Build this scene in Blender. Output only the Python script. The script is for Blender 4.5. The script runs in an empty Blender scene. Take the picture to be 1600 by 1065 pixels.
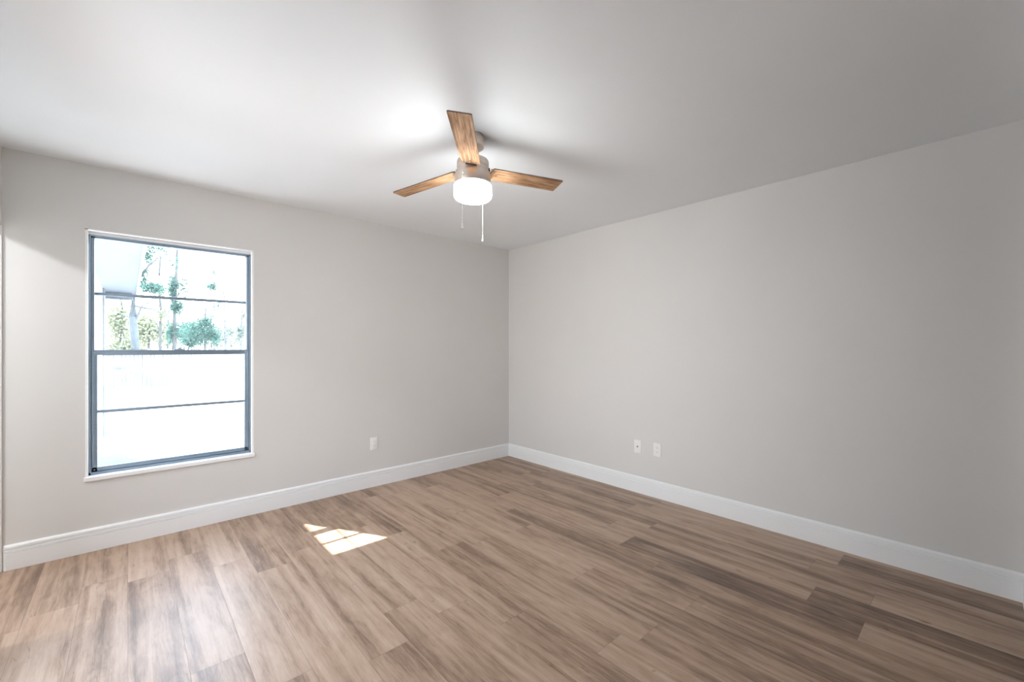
import bpy, bmesh, math, random
from mathutils import Vector, Matrix
random.seed(7)
PI = math.pi
sc = bpy.context.scene
COL = sc.collection

# ------------------------------------------------------------------ camera
CAM = Vector((-3.362, -3.780, 1.291))
YAW = math.radians(42.1)
F = 663.9                                    # focal length in pixels of the 1600 px wide frame
cd = bpy.data.cameras.new('camera')
cd.sensor_fit = 'HORIZONTAL'; cd.sensor_width = 36.0
cd.lens = 36.0 * F / 1600.0
cd.shift_y = (541.7 - 532.5) / 1600.0        # camera held level, frame shifted
cd.clip_start = 0.02; cd.clip_end = 400
cam = bpy.data.objects.new('camera', cd); COL.objects.link(cam)
cam.location = CAM; cam.rotation_euler = (PI / 2, 0, -YAW)
sc.camera = cam

# ------------------------------------------------------------------ exposure
sc.view_settings.view_transform = 'Standard'
sc.view_settings.look = 'None'
sc.view_settings.exposure = 0.0
sc.view_settings.gamma = 1.0
sc.view_settings.use_curve_mapping = False
sc.cycles.max_bounces = 10; sc.cycles.diffuse_bounces = 7
sc.cycles.transparent_max_bounces = 24
sc.cycles.sample_clamp_indirect = 6
sc.cycles.use_denoising = True
sc.cycles.caustics_reflective = False; sc.cycles.caustics_refractive = False

# ------------------------------------------------------------------ sky and sun
SKY = 15.5
SUN = 32.0
LAMP = 52.0
CLOSET_FILL = 330.0  # glow of the added closet light that brightens the room
w = bpy.data.worlds.new('world'); sc.world = w; w.use_nodes = True
nt = w.node_tree; nt.nodes.clear()
tc = nt.nodes.new('ShaderNodeTexCoord'); sp = nt.nodes.new('ShaderNodeSeparateXYZ')
cr = nt.nodes.new('ShaderNodeValToRGB'); bg = nt.nodes.new('ShaderNodeBackground'); wo = nt.nodes.new('ShaderNodeOutputWorld')
cr.color_ramp.elements[0].position = 0.0; cr.color_ramp.elements[0].color = (1, 1, 1, 1)
cr.color_ramp.elements[1].position = 0.9; cr.color_ramp.elements[1].color = (0.50, 0.68, 1.0, 1)
e = cr.color_ramp.elements.new(0.3); e.color = (0.80, 0.90, 1.0, 1)
nt.links.new(tc.outputs['Generated'], sp.inputs[0]); nt.links.new(sp.outputs['Z'], cr.inputs[0])
nt.links.new(cr.outputs[0], bg.inputs[0]); bg.inputs[1].default_value = SKY
nt.links.new(bg.outputs[0], wo.inputs[0])
sl = bpy.data.lights.new('sun', 'SUN'); sl.energy = SUN; sl.angle = math.radians(0.55); sl.color = (1.0, 0.96, 0.90)
so = bpy.data.objects.new('sun', sl); COL.objects.link(so)
so.rotation_euler = Vector((0.333, -0.600, -1.0)).to_track_quat('-Z', 'Y').to_euler()
pl = bpy.data.lights.new('window_portal', 'AREA'); pl.shape = 'RECTANGLE'; pl.size = 0.92; pl.size_y = 1.57
pl.cycles.is_portal = True
po = bpy.data.objects.new('window_portal', pl); COL.objects.link(po)
pl2 = bpy.data.lights.new('added_door_portal', 'AREA'); pl2.shape = 'RECTANGLE'; pl2.size = 1.00; pl2.size_y = 2.06; pl2.cycles.is_portal = True  # sampling portal for the added glass door
po2 = bpy.data.objects.new('added_door_portal', pl2); COL.objects.link(po2); po2.location = (-4.025, -1.80, 1.03); po2.rotation_euler = (-PI / 2, 0, PI / 2)
po.location = (-3.101, 0.135, 1.238); po.rotation_euler = (-PI / 2, 0, 0)

# ------------------------------------------------------------------ helpers
def mat(name):
    m = bpy.data.materials.new(name); m.use_nodes = True
    return m, m.node_tree, m.node_tree.nodes['Principled BSDF']

def N(t, kind, **kw):
    n = t.nodes.new(kind)
    for k, v in kw.items():
        if k in n.inputs.keys():
            n.inputs[k].default_value = v
        else:
            setattr(n, k, v)
    return n

def mapping(t, scale, loc=None, coord='Object'):
    c = t.nodes.new('ShaderNodeTexCoord'); m = t.nodes.new('ShaderNodeMapping')
    m.inputs['Scale'].default_value = scale
    t.links.new(c.outputs[coord], m.inputs['Vector'])
    if loc is not None: m.inputs['Location'].default_value = loc
    return m

def ramp(t, src, stops):
    r = t.nodes.new('ShaderNodeValToRGB'); els = r.color_ramp.elements
    while len(els) > 1: els.remove(els[-1])
    els[0].position, els[0].color = stops[0][0], (*stops[0][1], 1)
    for p, c in stops[1:]:
        q = els.new(p); q.color = (*c, 1)
    t.links.new(src, r.inputs[0]); return r.outputs[0]

def bump(t, b, src, strength, dist):
    n = t.nodes.new('ShaderNodeBump'); n.inputs['Strength'].default_value = strength
    n.inputs['Distance'].default_value = dist
    t.links.new(src, n.inputs['Height']); t.links.new(n.outputs[0], b.inputs['Normal'])

def mix(t, a, b, f, mode='MIX'):
    m = t.nodes.new('ShaderNodeMix'); m.data_type = 'RGBA'; m.blend_type = mode
    for s, v in ((0, f), (6, a), (7, b)):
        if isinstance(v, bpy.types.NodeSocket): t.links.new(v, m.inputs[s])
        else: m.inputs[s].default_value = v if s == 0 else (*v, 1)
    return m.outputs[2]

def mth(t, op, a, b=None):
    m = t.nodes.new('ShaderNodeMath'); m.operation = op
    for s, v in ((0, a), (1, b)):
        if v is None: continue
        if isinstance(v, bpy.types.NodeSocket): t.links.new(v, m.inputs[s])
        else: m.inputs[s].default_value = v
    return m.outputs[0]

def paint(name, col, rough=0.6, bscale=90, bstr=0.12, bdist=0.002, var=0.02):
    m, t, b = mat(name)
    mp = mapping(t, (1, 1, 1))
    n1 = N(t, 'ShaderNodeTexNoise', Scale=bscale, Detail=3.0); t.links.new(mp.outputs[0], n1.inputs['Vector'])
    n2 = N(t, 'ShaderNodeTexNoise', Scale=1.7, Detail=2.0); t.links.new(mp.outputs[0], n2.inputs['Vector'])
    lo = tuple(c * (1 - var) for c in col); hi = tuple(c * (1 + var) for c in col)
    t.links.new(ramp(t, n2.outputs[0], [(0.3, lo), (0.7, hi)]), b.inputs['Base Color'])
    b.inputs['Roughness'].default_value = rough
    bump(t, b, n1.outputs[0], bstr, bdist)
    return m

def metal(name, col, rough, metallic=1.0, brushed=(1, 1, 60)):
    m, t, b = mat(name)
    mp = mapping(t, brushed)
    n = N(t, 'ShaderNodeTexNoise', Scale=8.0, Detail=3.0); t.links.new(mp.outputs[0], n.inputs['Vector'])
    t.links.new(ramp(t, n.outputs[0], [(0.3, tuple(c * .88 for c in col)), (0.7, col)]), b.inputs['Base Color'])
    b.inputs['Roughness'].default_value = rough; b.inputs['Metallic'].default_value = metallic
    return m

M = {}
M['wall'] = paint('greige_wall_paint', (0.715, 0.706, 0.690), 0.55, 70, 0.10, 0.002, 0.012)
M['ceiling'] = paint('white_ceiling_paint', (0.865, 0.90, 0.925), 0.75, 60, 0.10, 0.002, 0.010)
M['trim'] = paint('white_gloss_trim_paint', (0.89, 0.90, 0.905), 0.32, 40, 0.03, 0.001, 0.01)
M['reveal'] = paint('white_reveal_plaster', (0.93, 0.935, 0.94), 0.5, 30, 0.35, 0.003, 0.02)
M['plastic'] = paint('white_plastic', (0.91, 0.90, 0.885), 0.3, 200, 0.02, 0.0005, 0.005)
M['slot'] = paint('dark_slot', (0.22, 0.22, 0.22), 0.6)
M['frame'] = metal('blue_grey_aluminium', (0.26, 0.33, 0.40), 0.36, 0.35)
M['nickel'] = metal('brushed_nickel', (0.72, 0.63, 0.56), 0.34, 1.0, (1, 1, 40))
M['iron'] = metal('dark_blade_iron', (0.24, 0.20, 0.17), 0.42, 1.0)
M['chain'] = metal('pale_chain', (0.80, 0.78, 0.74), 0.30, 0.6)
M['screw'] = metal('bright_screw', (0.85, 0.85, 0.84), 0.2, 1.0)
M['added_hall_floor'] = paint('dark_added_hall_floor', (0.10, 0.07, 0.05), 0.5)
M['siding'] = paint('white_siding', (0.80, 0.80, 0.80), 0.6, 12, 0.1, 0.004, 0.02)
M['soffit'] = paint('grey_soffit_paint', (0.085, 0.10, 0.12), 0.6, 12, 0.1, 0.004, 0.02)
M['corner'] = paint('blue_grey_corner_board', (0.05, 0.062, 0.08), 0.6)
M['roof'] = paint('grey_shingle', (0.25, 0.25, 0.26), 0.9, 25, 0.6, 0.02, 0.2)

# blade veneer, grain along local X
m, t, b = mat('rustic_oak_blade')
mp = mapping(t, (3.0, 46, 30)); n1 = N(t, 'ShaderNodeTexNoise', Scale=2.2, Detail=7.0, Roughness=0.62, Distortion=0.6); t.links.new(mp.outputs[0], n1.inputs['Vector'])
mp2 = mapping(t, (5, 16, 10)); n2 = N(t, 'ShaderNodeTexNoise', Scale=1.5, Detail=3.0); t.links.new(mp2.outputs[0], n2.inputs['Vector'])
g = ramp(t, n1.outputs[0], [(0.32, (0.14, 0.075, 0.040)), (0.47, (0.33, 0.190, 0.105)), (0.66, (0.54, 0.345, 0.205))])
k = ramp(t, n2.outputs[0], [(0.35, (0.72, 0.66, 0.60)), (0.6, (1, 1, 1))])
t.links.new(mix(t, g, k, 1.0, 'MULTIPLY'), b.inputs['Base Color']); b.inputs['Roughness'].default_value = 0.8; b.inputs['Specular IOR Level'].default_value = 0.15
bump(t, b, n1.outputs[0], 0.1, 0.001)
M['blade'] = m
M['blade_edge'] = paint('dark_blade_edge', (0.09, 0.06, 0.045), 0.6)

# glowing opal shade
m = bpy.data.materials.new('lit_opal_glass'); m.use_nodes = True; t = m.node_tree; t.nodes.clear()
em = N(t, 'ShaderNodeEmission', Strength=LAMP); em.inputs[0].default_value = (0.985, 1.0, 1.0, 1)
o = t.nodes.new('ShaderNodeOutputMaterial'); t.links.new(em.outputs[0], o.inputs[0]); M['lamp'] = m
m = bpy.data.materials.new('added_closet_glass'); m.use_nodes = True; t = m.node_tree; t.nodes.clear()
em = N(t, 'ShaderNodeEmission', Strength=CLOSET_FILL); em.inputs[0].default_value = (0.95, 0.97, 1.0, 1)
o = t.nodes.new('ShaderNodeOutputMaterial'); t.links.new(em.outputs[0], o.inputs[0]); M['added_closet_lamp'] = m

# window glass: clear, faintly reflective, with a dusty film
def glass(name, film_lo, film_hi):
    m = bpy.data.materials.new(name); m.use_nodes = True; t = m.node_tree; t.nodes.clear()
    tr = t.nodes.new('ShaderNodeBsdfTransparent'); gl = N(t, 'ShaderNodeBsdfGlossy', Roughness=0.02)
    tl = t.nodes.new('ShaderNodeBsdfTranslucent'); tl.inputs[0].default_value = (0.93, 0.97, 1.0, 1)
    lw = N(t, 'ShaderNodeLayerWeight', Blend=0.25); fr = t.nodes.new('ShaderNodeMapRange'); fr.inputs[3].default_value = 0.03; fr.inputs[4].default_value = 0.5; t.links.new(lw.outputs['Facing'], fr.inputs[0])
    mp = mapping(t, (1, 1, 1)); n = N(t, 'ShaderNodeTexNoise', Scale=5.0, Detail=8.0, Roughness=0.7); t.links.new(mp.outputs[0], n.inputs['Vector'])
    r = t.nodes.new('ShaderNodeMapRange'); r.inputs[1].default_value = 0.35; r.inputs[2].default_value = 0.7
    r.inputs[3].default_value = film_lo; r.inputs[4].default_value = film_hi
    t.links.new(n.outputs[0], r.inputs[0])
    m1 = t.nodes.new('ShaderNodeMixShader'); m2 = t.nodes.new('ShaderNodeMixShader')
    t.links.new(r.outputs[0], m1.inputs[0]); t.links.new(tr.outputs[0], m1.inputs[1]); t.links.new(tl.outputs[0], m1.inputs[2])
    t.links.new(fr.outputs[0], m2.inputs[0]); t.links.new(m1.outputs[0], m2.inputs[1]); t.links.new(gl.outputs[0], m2.inputs[2])
    o = t.nodes.new('ShaderNodeOutputMaterial'); t.links.new(m2.outputs[0], o.inputs[0]); return m
M['glass_upper'] = glass('dusty_upper_glass', 0.004, 0.015)
M['glass_lower'] = glass('dusty_lower_glass', 0.02, 0.07)

# vinyl plank floor: per-plank tone and seed come from the mesh
m, t, b = mat('vinyl_plank_floor')
at = N(t, 'ShaderNodeAttribute', attribute_name='tone'); se = N(t, 'ShaderNodeAttribute', attribute_name='seed')
tcn = t.nodes.new('ShaderNodeTexCoord')
vadd = N(t, 'ShaderNodeVectorMath', operation='ADD'); t.links.new(tcn.outputs['Object'], vadd.inputs[0]); t.links.new(se.outputs['Vector'], vadd.inputs[1])
def gmap(s):
    q = t.nodes.new('ShaderNodeMapping'); q.inputs['Scale'].default_value = s
    t.links.new(vadd.outputs[0], q.inputs['Vector']); return q.outputs[0]
def noise(s, sc_, det, ro, dist=0.0):
    n = N(t, 'ShaderNodeTexNoise', Scale=sc_, Detail=det, Roughness=ro, Distortion=dist); t.links.new(gmap(s), n.inputs['Vector']); return n.outputs[0]
broad = noise((17, 0.75, 1), 1.0, 3.0, 0.55, 0.7)
fine = noise((85, 5.5, 1), 1.0, 7.0, 0.72, 1.4)
blot = noise((9, 2.4, 1), 1.3, 5.0, 0.65, 1.0)
knot = noise((16, 5.0, 1), 1.0, 2.0, 0.5, 1.4)
s1 = mth(t, 'MULTIPLY', broad, 0.50); s2 = mth(t, 'MULTIPLY', fine, 0.30); s3 = mth(t, 'MULTIPLY', blot, 0.28)
val = mth(t, 'ADD', mth(t, 'ADD', s1, s2), mth(t, 'ADD', s3, at.outputs['Fac']))
colr = ramp(t, val, [(0.33, (0.085, 0.048, 0.029)), (0.45, (0.215, 0.134, 0.088)), (0.555, (0.39, 0.262, 0.180)), (0.70, (0.50, 0.365, 0.272))])
kn = ramp(t, knot, [(0.20, (0.45, 0.40, 0.36)), (0.30, (1, 1, 1))])
c1 = mix(t, colr, kn, 1.0, 'MULTIPLY')
# pale cathedral hairlines in patches
wv = N(t, 'ShaderNodeTexWave', Scale=1.0, Distortion=9.0, Detail=3.0); wv.inputs['Detail Scale'].default_value = 1.2
t.links.new(gmap((52, 2.2, 1)), wv.inputs['Vector'])
wl = ramp(t, wv.outputs['Fac'], [(0.80, (0, 0, 0)), (0.97, (1, 1, 1))])
pm = ramp(t, noise((5, 1.6, 1), 1.4, 2.0, 0.5), [(0.52, (0, 0, 0)), (0.66, (1, 1, 1))])
ml = mth(t, 'MULTIPLY', mth(t, 'MULTIPLY', wl, pm), 0.30)
c2 = mix(t, c1, (0.46, 0.37, 0.29), ml)
uv = t.nodes.new('ShaderNodeUVMap'); uv.uv_map = 'plank'; sx = t.nodes.new('ShaderNodeSeparateXYZ'); t.links.new(uv.outputs[0], sx.inputs[0])
def edge(o_, L):
    a = mth(t, 'MINIMUM', o_, mth(t, 'SUBTRACT', 1.0, o_)); return mth(t, 'MULTIPLY', a, L)
ed = mth(t, 'MINIMUM', edge(sx.outputs['X'], 0.1835), edge(sx.outputs['Y'], 1.22))
seam = t.nodes.new('ShaderNodeMapRange'); seam.inputs[1].default_value = 0.0004; seam.inputs[2].default_value = 0.0018
t.links.new(ed, seam.inputs[0])
c3 = mix(t, mix(t, c2, (0.68, 0.65, 0.63), 1.0, 'MULTIPLY'), c2, seam.outputs[0])
t.links.new(c3, b.inputs['Base Color'])
rr = t.nodes.new('ShaderNodeMapRange'); rr.inputs[3].default_value = 0.34; rr.inputs[4].default_value = 0.46
t.links.new(fine, rr.inputs[0]); t.links.new(rr.outputs[0], b.inputs['Roughness'])
hb = mth(t, 'ADD', mth(t, 'MULTIPLY', fine, 0.35), seam.outputs[0]); bump(t, b, hb, 0.25, 0.0012)
M['floor'] = m

# outdoors
def leafmat(name, c1_, c2_, trans=0.5):
    m = bpy.data.materials.new(name); m.use_nodes = True; t = m.node_tree; t.nodes.clear()
    mp = mapping(t, (1, 1, 1)); n = N(t, 'ShaderNodeTexNoise', Scale=3.0, Detail=2.0); t.links.new(mp.outputs[0], n.inputs['Vector'])
    c = ramp(t, n.outputs[0], [(0.35, c1_), (0.65, c2_)])
    d = t.nodes.new('ShaderNodeBsdfDiffuse'); tl = t.nodes.new('ShaderNodeBsdfTranslucent'); mx = t.nodes.new('ShaderNodeMixShader'); mx.inputs[0].default_value = trans
    t.links.new(c, d.inputs[0]); t.links.new(c, tl.inputs[0]); t.links.new(d.outputs[0], mx.inputs[1]); t.links.new(tl.outputs[0], mx.inputs[2])
    o = t.nodes.new('ShaderNodeOutputMaterial'); t.links.new(mx.outputs[0], o.inputs[0]); return m
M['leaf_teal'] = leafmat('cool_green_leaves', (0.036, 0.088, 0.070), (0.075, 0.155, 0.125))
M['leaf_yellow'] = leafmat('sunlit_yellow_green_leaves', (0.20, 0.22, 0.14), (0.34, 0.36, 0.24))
M['leaf_pale'] = leafmat('pale_green_leaves', (0.11, 0.14, 0.12), (0.18, 0.21, 0.185))
def bark(name, a, b_):
    m, t, b = mat(name); mp = mapping(t, (8, 8, 1.5)); n = N(t, 'ShaderNodeTexNoise', Scale=2.0, Detail=5.0); t.links.new(mp.outputs[0], n.inputs['Vector'])
    t.links.new(ramp(t, n.outputs[0], [(0.3, a), (0.7, b_)]), b.inputs['Base Color']); b.inputs['Roughness'].default_value = 0.9
    bump(t, b, n.outputs[0], 0.6, 0.03); return m
M['bark_grey'] = bark('pale_grey_bark', (0.045, 0.055, 0.060), (0.075, 0.088, 0.094))
M['bark_dark'] = bark('dark_bark', (0.032, 0.038, 0.036), (0.07, 0.075, 0.07))
M['fence'] = bark('weathered_fence_board', (0.085, 0.083, 0.085), (0.14, 0.135, 0.135))
m, t, b = mat('pale_sandy_lawn'); mp = mapping(t, (1, 1, 1))
n1 = N(t, 'ShaderNodeTexNoise', Scale=0.5, Detail=8.0, Roughness=0.65); t.links.new(mp.outputs[0], n1.inputs['Vector'])
gc = ramp(t, n1.outputs[0], [(0.35, (0.40, 0.43, 0.38)), (0.55, (0.50, 0.50, 0.47)), (0.7, (0.60, 0.58, 0.54))])
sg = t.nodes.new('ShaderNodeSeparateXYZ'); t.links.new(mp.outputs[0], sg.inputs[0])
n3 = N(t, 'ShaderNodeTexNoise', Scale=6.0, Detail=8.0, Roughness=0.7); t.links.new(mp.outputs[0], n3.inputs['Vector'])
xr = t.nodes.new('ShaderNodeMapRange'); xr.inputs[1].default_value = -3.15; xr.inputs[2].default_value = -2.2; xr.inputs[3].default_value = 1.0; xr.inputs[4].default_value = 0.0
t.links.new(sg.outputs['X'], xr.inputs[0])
wing_dark = mth(t, 'MULTIPLY', xr.outputs[0], 1.0)  # ground colour goes darker towards the wing side
t.links.new(mix(t, gc, ramp(t, n3.outputs[0], [(0.35, (0.035, 0.045, 0.048)), (0.65, (0.075, 0.085, 0.085))]), wing_dark), b.inputs['Base Color'])
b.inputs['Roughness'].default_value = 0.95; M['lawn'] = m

def build(name, bm, material, parent=None, smooth=False, loc=None):
    me = bpy.data.meshes.new(name)
    bmesh.ops.recalc_face_normals(bm, faces=bm.faces[:])
    bm.to_mesh(me); bm.free()
    mats = material if isinstance(material, (list, tuple)) else [material]
    for q in mats: me.materials.append(q)
    if smooth:
        for p in me.polygons: p.use_smooth = True
        me.set_sharp_from_angle(angle=math.radians(38))
    ob = bpy.data.objects.new(name, me); COL.objects.link(ob)
    if parent: ob.parent = parent
    if loc is not None: ob.location = loc
    return ob

def thing(name, label, cat, loc=(0, 0, 0), group=None, rotz=0, kind=None):
    o = bpy.data.objects.new(name, None); COL.objects.link(o); o.location = loc; o.rotation_euler = (0, 0, rotz)
    o.empty_display_size = 0.1
    o['label'] = label; o['category'] = cat
    if group: o['group'] = group
    if kind: o['kind'] = kind
    return o

def struct(name, bm, material, label, cat='structure', smooth=False):
    o = build(name, bm, material, smooth=smooth); o['kind'] = 'structure'; o['label'] = label; o['category'] = cat
    return o

def box(bm, x0, x1, y0, y1, z0, z1, bevel=0.0, seg=2, mi=0):
    r = bmesh.ops.create_cube(bm, size=1.0); vs = r['verts']
    for v in vs:
        v.co = Vector(((x0 + x1) / 2 + v.co.x * (x1 - x0), (y0 + y1) / 2 + v.co.y * (y1 - y0), (z0 + z1) / 2 + v.co.z * (z1 - z0)))
    fs = {f for v in vs for f in v.link_faces}
    for f in fs: f.material_index = mi
    if bevel > 0:
        es = list({e for v in vs for e in v.link_edges})
        bmesh.ops.bevel(bm, geom=es, offset=bevel, segments=seg, affect='EDGES', profile=0.5)
    return vs

def tube(bm, p0, p1, r0, r1=None, n=16, caps=True):
    p0 = Vector(p0); p1 = Vector(p1); r1 = r0 if r1 is None else r1
    ax = (p1 - p0).normalized(); q = ax.to_track_quat('Z', 'Y').to_matrix()
    A, B = [], []
    for i in range(n):
        a = 2 * PI * i / n; v = q @ Vector((math.cos(a), math.sin(a), 0))
        A.append(bm.verts.new(p0 + v * r0)); B.append(bm.verts.new(p1 + v * r1))
    for i in range(n):
        j = (i + 1) % n; bm.faces.new((A[i], A[j], B[j], B[i]))
    if caps: bm.faces.new(A[::-1]); bm.faces.new(B)

def path_tube(bm, pts, rads, n=10):
    pts = [Vector(p) for p in pts]; rings = []
    for i, p in enumerate(pts):
        a = pts[max(i - 1, 0)]; c = pts[min(i + 1, len(pts) - 1)]
        q = (c - a).normalized().to_track_quat('Z', 'Y').to_matrix()
        rings.append([bm.verts.new(p + q @ Vector((math.cos(2 * PI * k / n), math.sin(2 * PI * k / n), 0)) * rads[i]) for k in range(n)])
    for a, b in zip(rings, rings[1:]):
        for i in range(n):
            j = (i + 1) % n; bm.faces.new((a[i], a[j], b[j], b[i]))
    bm.faces.new(rings[0][::-1]); bm.faces.new(rings[-1])

def lathe(bm, prof, n=64, c=(0, 0)):
    rings = []
    for r, z in prof:
        if r < 1e-6: rings.append([bm.verts.new((c[0], c[1], z))])
        else: rings.append([bm.verts.new((c[0] + r * math.cos(2 * PI * i / n), c[1] + r * math.sin(2 * PI * i / n), z)) for i in range(n)])
    for a, b in zip(rings, rings[1:]):
        for i in range(n):
            j = (i + 1) % n
            if len(a) == 1 and len(b) == 1: continue
            if len(a) == 1: bm.faces.new((a[0], b[j], b[i]))
            elif len(b) == 1: bm.faces.new((a[i], a[j], b[0]))
            else: bm.faces.new((a[i], a[j], b[j], b[i]))

# ------------------------------------------------------------------ room shell
H = 2.44
XL, YF = -3.90, -3.932            # left wall, wall behind the camera
WT = 0.13
OX0, OX1, OZ0, OZ1 = -3.562, -2.640, 0.455, 2.036      # window opening
DJ, DY1, DH = -0.012, -0.95, 1.99                       # doorway in the left wall to the added, unseen closet
CX = -5.60                                              # added closet, back wall
CY = -1.12                                              # added closet, side wall
GY0, GY1, GZ1 = -2.30, -1.30, 2.06                      # added glass door in the left wall, out of view

# floor of planks, one face each
bm = bmesh.new(); uvl = bm.loops.layers.uv.new('plank')
tn = bm.loops.layers.float.new('tone'); sd = bm.loops.layers.float_vector.new('seed')
PW, PL = 0.1835, 1.22
known = {0: -3.205, 3: -3.18, 4: -2.19, 7: -2.257, 9: -1.47, 10: -1.06, 11: -2.015, 13: -2.09, 16: -1.69, 17: -0.64}
tones = {(0, -3.205): -0.10, (3, -3.18): -0.09, (4, -2.19): -0.10, (7, -2.257): -0.03}
rnd = random.Random(11)
k = -1; x1 = 0.14
x_edge = -0.06
rows = [( -0.06, 0.0, -1)] + [(-0.06 - (i + 1) * PW, -0.06 - i * PW, i) for i in range(31)]
for xa, xb, ki in rows:
    off = known.get(ki, rnd.uniform(-1.22, 0))
    j0 = math.floor((YF - 0.1 - off) / PL)
    n = j0
    while off + n * PL < 0.0:
        ya, yb = off + n * PL, off + (n + 1) * PL
        tone = rnd.uniform(-0.045, 0.045)
        for (kk, jy), tv in tones.items():
            if kk == ki and abs(yb - jy) < 0.02: tone = tv
            if kk == ki and abs(ya - jy) < 0.02: tone = 0.03
        if ki == 17 and abs(yb + 0.64) < 0.02: tone = -0.06
        if ki == 17 and abs(ya + 0.64) < 0.02: tone = 0.05
        seed = Vector((rnd.uniform(-60, 60), rnd.uniform(-60, 60), rnd.uniform(-9, 9)))
        cxa, cxb = max(xa, CX if yb > CY + 0.3 else XL), min(xb, 0.0); cya, cyb = max(ya, YF if xa > XL - 0.12 else CY), min(yb, 0.0)
        n += 1
        if cxb - cxa < 1e-4 or cyb - cya < 1e-4: continue
        vs = [bm.verts.new((x, y, 0)) for x, y in ((cxa, cya), (cxb, cya), (cxb, cyb), (cxa, cyb))]
        f = bm.faces.new(vs)
        for lp in f.loops:
            lp[uvl].uv = ((lp.vert.co.x - xa) / PW, (lp.vert.co.y - ya) / PL)
            lp[tn] = tone; lp[sd] = seed
# slab under the boards
for vs in (((CX, YF, -0.05), (0, YF, -0.05), (0, 0, -0.05), (CX, 0, -0.05)),):
    f = bm.faces.new([bm.verts.new(v) for v in vs])
    for lp in f.loops: lp[uvl].uv = (0.5, 0.5)
me = bpy.data.meshes.new('floor'); bm.to_mesh(me); bm.free(); me.materials.append(M['floor'])
fl = bpy.data.objects.new('floor', me); COL.objects.link(fl); fl['kind'] = 'structure'
fl['label'] = 'brown wood-look plank floor running towards the window wall'; fl['category'] = 'floor'

bm = bmesh.new(); box(bm, XL - 0.12, WT, YF - WT, WT, H, H + 0.12); box(bm, CX - WT, XL - 0.12, CY - WT, WT, H, H + 0.12)
struct('ceiling', bm, M['ceiling'], 'flat white painted ceiling with the fan hung from its middle', 'ceiling')

bm = bmesh.new()
box(bm, XL - WT, OX0, 0, WT, 0, H); box(bm, OX1, WT, 0, WT, 0, H)
box(bm, OX0, OX1, 0, WT, 0, OZ0); box(bm, OX0, OX1, 0, WT, OZ1, H)
struct('wall_back', bm, M['wall'], 'greige painted wall with the aluminium window in it', 'wall')
bm = bmesh.new(); box(bm, 0, WT, YF - WT, 0, 0, H)
struct('wall_right', bm, M['wall'], 'long plain greige wall on the right with two white wall plates', 'wall')
bm = bmesh.new()
box(bm, XL - 0.12, XL, DJ, 0, 0, H); box(bm, XL - 0.12, XL, GY1, DY1, 0, H); box(bm, XL - 0.12, XL, DY1, DJ, DH, H)
box(bm, XL - 0.12, XL, YF, GY0, 0, H); box(bm, XL - 0.12, XL, GY0, GY1, GZ1, H)
struct('wall_left', bm, M['wall'], 'greige wall at the left edge with openings for the added closet and glass door', 'wall')
HX0, HX1, HD, HH = -1.75, -0.12, 2.2, 2.25  # opening into the added hallway
bm = bmesh.new(); box(bm, XL - 0.12, HX0, YF - WT, YF, 0, H); box(bm, HX1, 0, YF - WT, YF, 0, H); box(bm, HX0, HX1, YF - WT, YF, HH, H)
struct('wall_front', bm, M['wall'], 'greige wall behind the camera', 'wall')
bm = bmesh.new(); box(bm, CX - WT, CX, CY - WT, WT, 0, H); box(bm, CX, XL - WT, 0, WT, 0, H); 
box(bm, CX, XL - 0.12, CY - WT, CY, 0, H)
struct('wall_added_closet', bm, M['wall'], 'painted walls of the added closet beyond the left opening', 'wall')

bm = bmesh.new(); y1 = YF - WT; y0 = y1 - HD  # unseen hallway added unlit, so it swallows light on the right side
box(bm, HX0 - 0.1, HX0, y0, y1, 0, H); box(bm, HX1, HX1 + 0.1, y0, y1, 0, H); box(bm, HX0 - 0.1, HX1 + 0.1, y0 - 0.1, y0, 0, H)
box(bm, HX0 - 0.1, HX1 + 0.1, y0 - 0.1, y1, H, H + 0.1)
struct('wall_added_hallway', bm, M['wall'], 'added unlit hallway walls behind the camera', 'wall')
bm = bmesh.new(); box(bm, HX0, HX1, y0, YF, -0.05, -0.0005); struct('floor_added_hallway', bm, M['added_hall_floor'], 'dark floor of the added hallway behind the camera', 'floor')

# baseboards: profile swept along the wall
PROF = [(0, 0), (0.0150, 0), (0.0150, 0.0960), (0.0085, 0.0972), (0.0085, 0.1012), (0.0148, 0.1026), (0.0148, 0.1142), (0.0050, 0.1158), (0.0050, 0.1212),
        (0.0125, 0.1226), (0.0122, 0.134), (0.0085, 0.141), (0.0045, 0.145), (0, 0.145)]
def baseboard(name, p0, p1, nrm, label, m0=0, m1=0):
    bm = bmesh.new(); p0 = Vector(p0); p1 = Vector(p1); nrm = Vector(nrm); d = (p1 - p0).normalized(); R = []
    for p, s in ((p0, m0), (p1, -m1)):
        R.append([bm.verts.new((p.x + nrm.x * a + d.x * a * s, p.y + nrm.y * a + d.y * a * s, z + 0.0005)) for a, z in PROF])
    n = len(PROF)
    for i in range(n): bm.faces.new((R[0][i], R[0][(i + 1) % n], R[1][(i + 1) % n], R[1][i]))
    bm.faces.new(R[0][::-1]); bm.faces.new(R[1])
    return struct(name, bm, M['trim'], label, 'baseboard')
baseboard('baseboard_back', (XL, 0), (0, 0), (0, -1), 'white grooved baseboard under the window', 1, 1)
baseboard('baseboard_right', (0, 0), (0, YF), (-1, 0), 'white grooved baseboard along the right wall', 1, 1)
baseboard('baseboard_front', (0, YF), (HX1, YF), (0, 1), 'short white grooved baseboard at the right edge', 1, 0)
baseboard('baseboard_rear', (HX0, YF), (XL, YF), (0, 1), 'white grooved baseboard behind the camera', 0, 1)
baseboard('baseboard_left', (XL, GY1), (XL, DY1), (1, 0), 'white grooved baseboard along the left wall')

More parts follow.
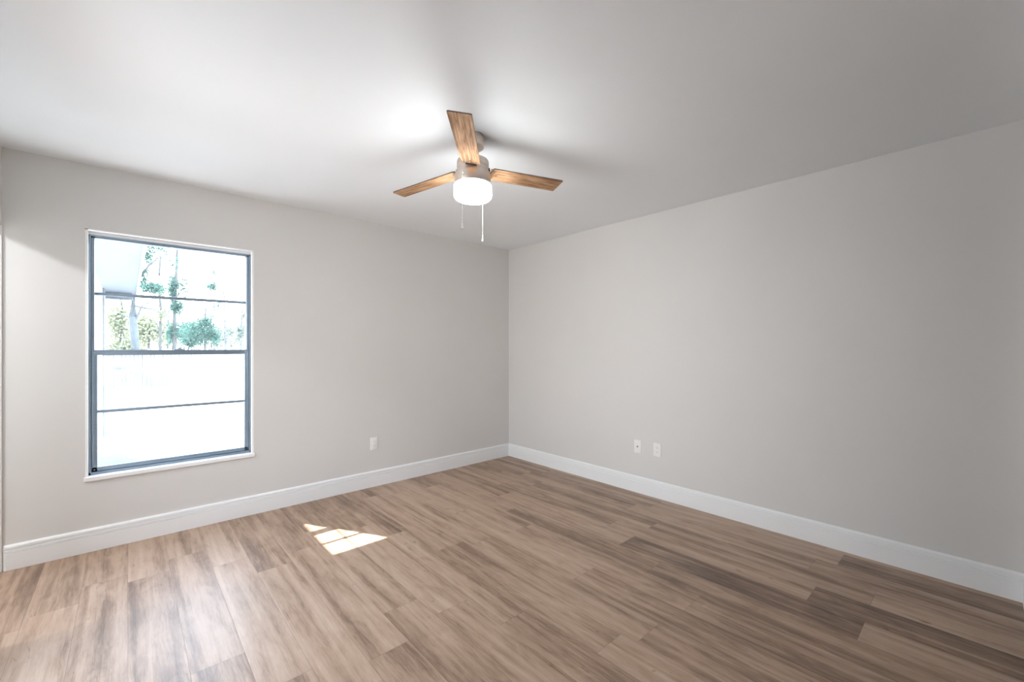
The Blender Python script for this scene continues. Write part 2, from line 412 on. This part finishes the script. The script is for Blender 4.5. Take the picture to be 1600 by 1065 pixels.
# sliding glass door added out of view in the left wall for fill daylight
door = thing('added_door_1', 'added sliding glass door in the left wall, unseen, letting in fill daylight', 'door', (XL - 0.06, (GY0 + GY1) / 2, 0), kind='structure')
hw = (GY1 - GY0) / 2
bm = bmesh.new()
box(bm, -0.05, 0.05, -hw, -hw + 0.04, 0, GZ1, 0.002); box(bm, -0.05, 0.05, hw - 0.04, hw, 0, GZ1, 0.002)
box(bm, -0.05, 0.05, -hw, hw, GZ1 - 0.04, GZ1, 0.002); box(bm, -0.05, 0.05, -hw, hw, 0, 0.03, 0.002)
build('frame', bm, M['frame'], door, True)
for sgn, xo in ((-1, -0.02), (1, 0.02)):
    ya, yb = (-hw + 0.04, 0.03) if sgn < 0 else (-0.03, hw - 0.04)
    bm = bmesh.new()
    box(bm, xo - 0.015, xo + 0.015, ya, ya + 0.05, 0.03, GZ1 - 0.04, 0.002); box(bm, xo - 0.015, xo + 0.015, yb - 0.05, yb, 0.03, GZ1 - 0.04, 0.002)
    box(bm, xo - 0.015, xo + 0.015, ya, yb, 0.03, 0.10, 0.002); box(bm, xo - 0.015, xo + 0.015, ya, yb, GZ1 - 0.10, GZ1 - 0.04, 0.002)
    pn = build('door_panel', bm, M['frame'], door, True)
    bm = bmesh.new(); box(bm, xo - 0.002, xo + 0.002, ya + 0.04, yb - 0.04, 0.09, GZ1 - 0.09); build('glass_pane', bm, M['glass_upper'], pn)

# ------------------------------------------------------------------ window
win = thing('window_1', 'single-hung blue-grey aluminium window with horizontal bars looking onto the garden', 'window', (0, 0, 0), kind='structure')
FX0, FX1, FZ0, FZ1 = -3.549, -2.652, 0.470, 2.010
FY0, FY1 = 0.050, 0.112
bm = bmesh.new()          # white plaster lining of the opening
LT = 0.012
box(bm, OX0, OX0 + LT, -0.001, WT, OZ0, OZ1); box(bm, OX1 - LT, OX1, -0.001, WT, OZ0, OZ1); box(bm, OX0, OX1, -0.001, WT, OZ1 - 0.006, OZ1)
box(bm, OX0, OX1, FY0 + 0.004, WT, FZ1, OZ1)
build('reveal', bm, M['reveal'], win)
bm = bmesh.new(); box(bm, OX0 - 0.006, OX1 + 0.006, -0.012, 0.0, 0.443, 0.470, 0.003)
box(bm, OX0, OX1, 0.0, WT, 0.440, 0.470)
build('sill', bm, M['reveal'], win)
bm = bmesh.new()          # outer frame with stepped tracks
for x0, x1, s in ((FX0, FX0 + 0.027, 1), (FX1 - 0.027, FX1, -1)):
    box(bm, x0, x1, FY0 + 0.004, FY1, FZ0, FZ1, 0.0015)
    if s == 1: box(bm, x0, x0 + 0.010, FY0 - 0.006, FY0 + 0.006, FZ0, FZ1, 0.001)
    else: box(bm, x1 - 0.010, x1, FY0 - 0.006, FY0 + 0.006, FZ0, FZ1, 0.001)
box(bm, FX0, FX1, FY0 + 0.004, FY1, FZ1 - 0.018, FZ1, 0.0015)
box(bm, FX0, FX1, FY0 - 0.006, FY0 + 0.006, FZ1 - 0.008, FZ1, 0.001)
box(bm, FX0, FX1, FY0 - 0.006, FY1, FZ0, FZ0 + 0.016, 0.001)
box(bm, FX0, FX1, FY0 + 0.020, FY1, FZ0 + 0.010, FZ0 + 0.026, 0.001)
build('frame', bm, M['frame'], win, True)
GX0, GX1 = FX0 + 0.027, FX1 - 0.027
bm = bmesh.new(); box(bm, GX0, GX1, 0.086, 0.104, 1.627, 1.648, 0.003); build('muntin', bm, M['frame'], win, True)
bm = bmesh.new(); box(bm, GX0, GX1, 0.084, 0.108, 1.238, 1.270, 0.002); build('meeting_rail', bm, M['frame'], win, True)
bm = bmesh.new(); box(bm, GX0, GX1, 0.0965, 0.0995, 1.250, FZ1 - 0.02); build('glass_pane', bm, M['glass_upper'], win)
lsx0, lsx1 = FX0 + 0.014, FX1 - 0.014
sash = bmesh.new()
box(sash, lsx0, lsx0 + 0.026, 0.052, 0.074, 0.488, 1.272, 0.0015); box(sash, lsx1 - 0.026, lsx1, 0.052, 0.074, 0.488, 1.272, 0.0015)
box(sash, lsx0, lsx1, 0.052, 0.076, 0.488, 0.515, 0.0015)
box(sash, lsx0, lsx1, 0.050, 0.078, 1.236, 1.272, 0.002); box(sash, lsx0, lsx1, 0.046, 0.056, 1.262, 1.270, 0.001)
sa = build('lower_sash', sash, M['frame'], win, True)
bm = bmesh.new(); box(bm, lsx0 + 0.02, lsx1 - 0.02, 0.054, 0.072, 0.863, 0.882, 0.002); build('muntin', bm, M['frame'], sa, True)
bm = bmesh.new(); box(bm, lsx0 + 0.02, lsx1 - 0.02, 0.0625, 0.0655, 0.510, 1.240); build('glass_pane', bm, M['glass_lower'], sa)
bm = bmesh.new()          # sash latch: base, cam and thumb lever
lx = -3.090
box(bm, lx - 0.030, lx + 0.030, 0.052, 0.074, 1.270, 1.277, 0.002)
tube(bm, (lx, 0.064, 1.276), (lx, 0.064, 1.287), 0.010, 0.009, 16)
box(bm, lx - 0.004, lx + 0.040, 0.056, 0.066, 1.281, 1.287, 0.002)
build('latch', bm, M['frame'], sa, True)
for z, x in ((0.500, lsx0 + 0.013), (1.255, lsx0 + 0.013), (0.500, lsx1 - 0.013), (1.255, lsx1 - 0.013)):
    bm = bmesh.new(); tube(bm, (x, 0.0525, z), (x, 0.0495, z), 0.0045, 0.004, 12); build('screw', bm, M['screw'], sa, True)

# ------------------------------------------------------------------ wall plates
def plate_base(root):
    bm = bmesh.new(); box(bm, -0.035, 0.035, -0.006, 0.0, -0.0575, 0.0575, 0.0025, 3); return build('cover_plate', bm, M['plastic'], root, True)
def screw(root, z):
    bm = bmesh.new(); tube(bm, (0, -0.0058, z), (0, -0.0074, z), 0.0035, 0.003, 14)
    o_ = build('screw', bm, M['plastic'], root, True); return o_
def outlet(root):
    plate_base(root)
    bm = bmesh.new(); box(bm, -0.0165, 0.0165, -0.0078, -0.004, -0.0335, 0.0335, 0.0015); rc = build('receptacle', bm, M['plastic'], root, True)
    bm = bmesh.new()
    for zc in (0.0175, -0.0175):
        box(bm, -0.0075, -0.0055, -0.0082, -0.0075, zc - 0.001, zc + 0.007); box(bm, 0.0055, 0.0075, -0.0082, -0.0075, zc, zc + 0.007)
        tube(bm, (0, -0.0075, zc - 0.006), (0, -0.0082, zc - 0.006), 0.0024, n=12)
    build('slots', bm, M['slot'], rc)
    screw(root, 0.047); screw(root, -0.047)
r = thing('wall_outlet', 'white power outlet on the window wall, above the baseboard right of the window', 'outlet', (-1.672, 0.0, 0.396)); outlet(r)
r = thing('wall_outlet', 'white power outlet on the right wall beside the cable plate', 'outlet', (0.0, -1.916, 0.410), rotz=-PI / 2); outlet(r)
r = thing('cable_plate', 'white wall plate with one dark round cable jack in its centre', 'wall plate', (0.0, -1.728, 0.407), rotz=-PI / 2)
plate_base(r); screw(r, 0.042); screw(r, -0.042)
bm = bmesh.new(); tube(bm, (0, -0.006, 0), (0, -0.009, 0), 0.0075, 0.0070, 6); tube(bm, (0, -0.009, 0), (0, -0.014, 0), 0.0048, n=16)
jk = build('cable_jack', bm, M['iron'], r, True)

# ------------------------------------------------------------------ ceiling fan
FC = Vector((-1.965, -1.915, 0))
fan = thing('ceiling_fan', 'three-blade wooden ceiling fan with brushed metal motor and lit drum shade', 'ceiling fan', (FC.x, FC.y, H))
def Z(z): return z - H
bm = bmesh.new(); lathe(bm, [(0, Z(2.4395)), (0.060, Z(2.4395)), (0.062, Z(2.436)), (0.062, Z(2.382)), (0.060, Z(2.378)), (0.050, Z(2.376)), (0.022, Z(2.374)), (0, Z(2.374))])
build('canopy', bm, M['nickel'], fan, True)
bm = bmesh.new(); tube(bm, (0, 0, Z(2.376)), (0, 0, Z(2.305)), 0.0125, n=24); lathe(bm, [(0.0, Z(2.335)), (0.022, Z(2.335)), (0.026, Z(2.325)), (0.026, Z(2.306)), (0, Z(2.306))], 32)
build('downrod', bm, M['nickel'], fan, True)
bm = bmesh.new(); lathe(bm, [(0, Z(2.310)), (0.074, Z(2.310)), (0.083, Z(2.306)), (0.087, Z(2.298)), (0.087, Z(2.268)), (0.0845, Z(2.266)), (0.0845, Z(2.252)), (0.088, Z(2.250)),
    (0.0885, Z(2.244)), (0.094, Z(2.238)), (0.0975, Z(2.228)), (0.0985, Z(2.172)), (0.096, Z(2.168)), (0, Z(2.168))], 96)
build('motor_housing', bm, M['nickel'], fan, True)
bm = bmesh.new(); pr = [(0, Z(2.172)), (0.1005, Z(2.172)), (0.1035, Z(2.166)), (0.1035, Z(2.118))]
for i in range(1, 9):
    a = i / 8 * PI / 2; pr.append((0.0735 + 0.030 * math.cos(a), Z(2.118 - 0.026 * math.sin(a))))
pr += [(0.030, Z(2.0905)), (0, Z(2.090))]
lathe(bm, pr, 96); build('lamp_shade', bm, M['lamp'], fan, True)

BL = [(-2.329 + 0.010, 0.122, -0.040), (-2.329 - 0.050 + 2 * PI / 3, 0.235, -0.017), (-2.329 + 0.040 + 4 * PI / 3, 0.075, 0.078)]
R1, R0, BW = 0.546, 0.100, 0.107
for an, pitch, droop in BL:
    bm = bmesh.new(); th = 0.0055
    # outline: rounded-corner strip, tip a little skewed
    out = []
    def corner(cx, cy, r, a0):
        for i in range(6):
            a = a0 + i / 5 * PI / 2; out.append((cx + r * math.cos(a), cy + r * math.sin(a)))
    rr_ = 0.007; sk = 0.003
    corner(R1 - rr_ - sk, BW / 2 - rr_, rr_, 0)
    corner(R0 + rr_ - 0.005, BW / 2 - 0.003 - rr_, rr_, PI / 2)
    corner(R0 + rr_ + 0.005, -BW / 2 + 0.003 + rr_, rr_, PI)
    corner(R1 - rr_ + sk, -BW / 2 + rr_, rr_, 3 * PI / 2)
    # local y axis points to the left of the outward direction
    T = [bm.verts.new((x, y, th / 2)) for x, y in out]; B = [bm.verts.new((x, y, -th / 2)) for x, y in out]
    bm.faces.new(T); bm.faces.new(B[::-1])
    for i in range(len(out)):
        j = (i + 1) % len(out); f = bm.faces.new((T[j], T[i], B[i], B[j])); f.material_index = 1
    bl = build('blade', bm, [M['blade'], M['blade_edge']], fan)
    bl.rotation_mode = 'QUATERNION'
    q = Matrix.Rotation(an, 3, 'Z') @ Matrix.Rotation(math.atan(droop), 3, 'Y') @ Matrix.Rotation(-pitch, 3, 'X')
    bl.rotation_quaternion = q.to_quaternion()
    bl.location = (0, 0, Z(2.252) + 0.09 * droop)
    bm = bmesh.new()       # iron from motor slot to the blade, on the blade's upper side
    box(bm, 0.070, 0.118, -0.018, 0.018, 0.0030, 0.0075, 0.001); box(bm, 0.095, 0.150, -0.038, 0.038, 0.0030, 0.0065, 0.0012)
    box(bm, 0.086, 0.0905, -0.030, 0.030, -0.006, 0.016, 0.001)
    build('blade_iron', bm, M['iron'], bl, True)
    for sx_, sy_ in ((0.118, 0.026), (0.118, -0.026), (0.138, 0.0)):
        bm = bmesh.new(); tube(bm, (sx_, sy_, -0.0026), (sx_, sy_, -0.0052), 0.0050, 0.0038, 12); build('screw', bm, M['screw'], bl, True)

cr_ = Vector((math.cos(YAW), -math.sin(YAW), 0)); cdp = Vector((math.sin(YAW), math.cos(YAW), 0))
for lat, dep, ztop, zbot, zl in ((-0.046, -0.0985, 2.206, 1.908, 0.034), (0.047, 0.0985, 2.206, 1.888, 0.034)):
    p = cr_ * lat + cdp * dep
    u = p.normalized()
    bm = bmesh.new(); tube(bm, u * 0.094 + Vector((0, 0, Z(ztop))), p + Vector((0, 0, Z(ztop))), 0.0035, 0.0030, 12)
    z = ztop - 0.002
    while z > zbot + zl:
        bmesh.ops.create_icosphere(bm, subdivisions=1, radius=0.0019, matrix=Matrix.Translation((p.x, p.y, Z(z)))); z -= 0.0034
    tube(bm, (p.x, p.y, Z(ztop)), (p.x, p.y, Z(zbot + zl)), 0.0010, n=6)
    ch = build('pull_chain', bm, M['chain'], fan, True)
    bm = bmesh.new(); z = zbot
    lathe(bm, [(0, Z(z + zl + .006)), (0.0040, Z(z + zl + .005)), (0.0048, Z(z + zl)), (0.0030, Z(z + zl - .006)), (0.0035, Z(z + .022)), (0.0058, Z(z + .010)), (0.0062, Z(z + .003)), (0.0040, Z(z)), (0, Z(z))], 20, (p.x, p.y))
    build('chain_fob', bm, M['chain'], ch, True)

# ceiling light of the added closet, brightens the room through the left opening
cl = thing('added_closet_light', 'added round flush ceiling light inside the unseen closet', 'ceiling light', (-4.85, -0.85, H))
bm = bmesh.new(); lathe(bm, [(0, -0.0005), (0.105, -0.0005), (0.105, -0.018), (0, -0.018)]); build('base', bm, M['trim'], cl, True)
bm = bmesh.new(); lathe(bm, [(0, -0.016), (0.095, -0.018), (0.088, -0.045), (0.055, -0.062), (0, -0.068)]); build('lamp_shade', bm, M['added_closet_lamp'], cl, True)

# ------------------------------------------------------------------ outdoors
GZ = -0.25
def out(px, depth):       # a point of the garden seen past column px, at that depth
    u = (px - 800) / F; p = CAM + cdp * depth + cr_ * (u * depth); return p
def zed(py, depth): return CAM.z + (541.7 - py) / F * depth

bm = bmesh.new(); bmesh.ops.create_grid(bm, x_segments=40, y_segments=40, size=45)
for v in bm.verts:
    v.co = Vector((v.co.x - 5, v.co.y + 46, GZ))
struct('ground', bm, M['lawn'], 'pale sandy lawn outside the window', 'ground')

wing = thing('house_wing', 'white wing of the house with deep eave seen at the left of the window', 'building', (-3.69, 0.13, GZ))
wl_ = Vector((-3.69, 0.13, GZ))
def wb(x0, x1, y0, y1, z0, z1, bm, bev=0): box(bm, x0 - wl_.x, x1 - wl_.x, y0 - wl_.y, y1 - wl_.y, z0 - wl_.z, z1 - wl_.z, bev)
bm = bmesh.new(); wb(-8.0, -3.69, 0.14, 6.9, GZ, 2.32, bm); build('wall', bm, M['siding'], wing)
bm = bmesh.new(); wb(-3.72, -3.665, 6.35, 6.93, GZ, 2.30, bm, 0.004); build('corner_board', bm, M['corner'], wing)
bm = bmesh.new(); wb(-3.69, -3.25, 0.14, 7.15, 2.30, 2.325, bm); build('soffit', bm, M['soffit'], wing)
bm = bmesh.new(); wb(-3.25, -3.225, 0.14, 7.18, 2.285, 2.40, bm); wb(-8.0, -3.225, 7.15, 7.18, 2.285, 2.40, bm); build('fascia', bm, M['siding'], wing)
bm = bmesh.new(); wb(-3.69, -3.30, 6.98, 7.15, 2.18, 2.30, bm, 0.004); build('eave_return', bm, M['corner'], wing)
bm = bmesh.new()
R_ = [bm.verts.new(Vector(v) - wl_) for v in ((-3.215, .14, 2.385), (-3.215, 7.22, 2.385), (-8, 7.22, 4.3), (-8, .14, 4.3), (-3.215, .14, 2.405), (-3.215, 7.22, 2.405), (-8, 7.22, 4.35), (-8, .14, 4.35))]
for q in ((0, 1, 2, 3), (7, 6, 5, 4), (0, 4, 5, 1), (1, 5, 6, 2), (2, 6, 7, 3), (3, 7, 4, 0)): bm.faces.new([R_[i] for i in q])
build('roof', bm, M['roof'], wing)

# garden fence
fa, fb = out(120, 15.5), out(520, 15.5)
fdir = (fb - fa).normalized(); fdir.z = 0; L = (fb - fa).length
fence = thing('garden_fence', 'weathered board fence across the yard behind the lawn', 'fence', (fa.x, fa.y, GZ), rotz=math.atan2(fdir.y, fdir.x))
bm = bmesh.new(); x = 0; rf = random.Random(3)
while x < L:
    h = 1.42 + rf.uniform(-0.02, 0.02); box(bm, x, x + 0.135, 0, 0.02, 0.03, h); x += 0.15
build('boards', bm, M['fence'], fence)
for zz in (0.35, 1.15):
    bm = bmesh.new(); box(bm, 0, L, 0.02, 0.06, zz, zz + 0.09); build('rail', bm, M['fence'], fence)
x = 0
while x < L:
    bm = bmesh.new(); box(bm, x, x + 0.1, 0.02, 0.12, 0, 1.5); build('post', bm, M['fence'], fence); x += 2.4

def leaves(bm, centre, rad, n, size, rg, shell=0.5):
    for _ in range(n):
        v = Vector((rg.gauss(0, 1), rg.gauss(0, 1), rg.gauss(0, 1))).normalized() * (shell + (1 - shell) * rg.random())
        c = Vector(centre) + Vector((v.x * rad[0], v.y * rad[1], v.z * rad[2]))
        s = size * rg.uniform(0.6, 1.3)
        a = Vector((rg.gauss(0, 1), rg.gauss(0, 1), rg.gauss(0, 1))).normalized()
        b_ = a.orthogonal().normalized(); 
        q = [c - a * s, c + b_ * s * 0.5, c + a * s, c - b_ * s * 0.5]
        bm.faces.new([bm.verts.new(p) for p in q])

def tree(name, label, cat, px, depth, trunk_r, top, crowns, leafm, barkm, branches=(), leaf=0.09, lean=0.0, group=None, seed=1):
    p = out(px, depth); rg = random.Random(seed)
    r = thing(name, label, cat, (p.x, p.y, GZ), group)
    def loc(px_, py_, d_=depth):
        q = out(px_, d_); return Vector((q.x - p.x, q.y - p.y, zed(py_, d_) - GZ))
    if trunk_r > 0:
        bm = bmesh.new(); tp = loc(top[0], top[1]); pts = []; rs = []
        for i in range(8):
            f_ = i / 7; pts.append((tp.x * f_ + rg.uniform(-1, 1) * trunk_r * 0.4 * (0 < i), tp.y * f_, tp.z * f_)); rs.append(trunk_r * (1.15 - 0.6 * f_))
        path_tube(bm, pts, rs); build('trunk', bm, barkm, r, True)
        for (a, b_, rad) in branches:
            bm = bmesh.new(); A = loc(*a); B = loc(*b_); mid = (A + B) / 2 + Vector((0, 0, 0.12))
            path_tube(bm, [A, mid, B], [rad, rad * .7, rad * .35], 8); build('branch', bm, barkm, r, True)
    bm = bmesh.new()
    for (cx_, cy_, rx, rz, n) in crowns:
        c = loc(cx_, cy_); sx2 = rx / F * depth; sz2 = rz / F * depth
        leaves(bm, c, (sx2, sx2, sz2), n, leaf, rg, 0.2)
    build('foliage', bm, leafm, r)
    return r

tree('oak_tree', 'large grey-trunked tree with bare side branches beyond the eave', 'tree', 209, 20, 0.15, (213, 250),
     [(228, 400, 16, 16, 330), (240, 450, 18, 9, 620), (244, 385, 18, 9, 200), (225, 440, 10, 20, 160), (222, 425, 12, 12, 110), (255, 392, 14, 12, 60), (236, 360, 26, 16, 240), (270, 410, 10, 14, 60)], M['leaf_teal'], M['bark_grey'],
     [((211, 478), (268, 496), 0.05), ((211, 470), (183, 470), 0.05), ((212, 505), (184, 488), 0.045), ((213, 498), (228, 470), 0.05), ((228, 475), (262, 465), 0.035), ((213, 440), (250, 400), 0.06)], 0.075, seed=2)
tree('slender_tree', 'slender dark-trunked tree next to the big grey trunk', 'tree', 251, 22, 0.075, (250, 400),
     [(254, 490, 8, 14, 200), (248, 455, 10, 14, 80)], M['leaf_yellow'], M['bark_dark'], [((250, 520), (240, 500), .03)], 0.10, seed=3)
tree('cedar_tree', 'tall narrow cool green tree rising above the bushes', 'tree', 272, 23, 0.10, (276, 380),
     [(271, 450, 8, 22, 620), (276, 480, 10, 12, 420), (269, 520, 9, 22, 420), (288, 445, 8, 20, 110), (284, 520, 7, 20, 200)], M['leaf_teal'], M['bark_dark'], (), 0.09, seed=4)
tree('garden_bush', 'round bushy green shrub in the middle of the window view', 'shrub', 318, 18, 0.06, (322, 480),
     [(312, 520, 26, 22, 4500), (322, 503, 16, 16, 900), (298, 535, 16, 16, 900), (338, 525, 8, 18, 400)], M['leaf_teal'], M['bark_dark'], (), 0.045, seed=5)
tree('pine_tree', 'thin pine with a small tuft of needles right of centre', 'tree', 335, 26, 0.05, (334, 425),
     [(331, 447, 8, 8, 300), (340, 478, 6, 14, 80), (334, 425, 5, 6, 50)], M['leaf_teal'], M['bark_grey'], (), 0.08, seed=6)
tree('bare_tree', 'thin bare-trunked tree near the right side of the window', 'tree', 353, 22, 0.045, (350, 440),
     [(360, 520, 10, 20, 160), (352, 460, 9, 20, 50)], M['leaf_pale'], M['bark_grey'], (), 0.09, seed=7)
tree('young_tree', 'young pale-leaved tree at the right end of the fence', 'tree', 376, 24, 0.05, (378, 470),
     [(374, 520, 8, 18, 330), (380, 490, 8, 16, 120)], M['leaf_pale'], M['bark_grey'], (), 0.09, seed=8)
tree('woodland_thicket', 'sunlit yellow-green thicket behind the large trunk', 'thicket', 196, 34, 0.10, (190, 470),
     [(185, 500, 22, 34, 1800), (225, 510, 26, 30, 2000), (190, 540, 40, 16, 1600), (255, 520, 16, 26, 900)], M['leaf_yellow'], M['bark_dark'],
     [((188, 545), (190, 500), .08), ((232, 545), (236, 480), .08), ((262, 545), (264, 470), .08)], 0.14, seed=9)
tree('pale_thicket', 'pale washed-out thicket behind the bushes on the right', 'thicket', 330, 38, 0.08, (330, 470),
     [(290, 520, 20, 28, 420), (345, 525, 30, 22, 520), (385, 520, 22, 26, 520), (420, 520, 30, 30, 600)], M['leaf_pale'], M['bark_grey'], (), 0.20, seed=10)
tree('low_plants', 'low weedy plants in front of the fence', 'plants', 205, 14.6, 0, None,
     [(185, 573, 20, 4, 260), (215, 580, 14, 4, 200), (372, 570, 10, 12, 260)], M['leaf_pale'], M['bark_dark'], (), 0.05, seed=12)
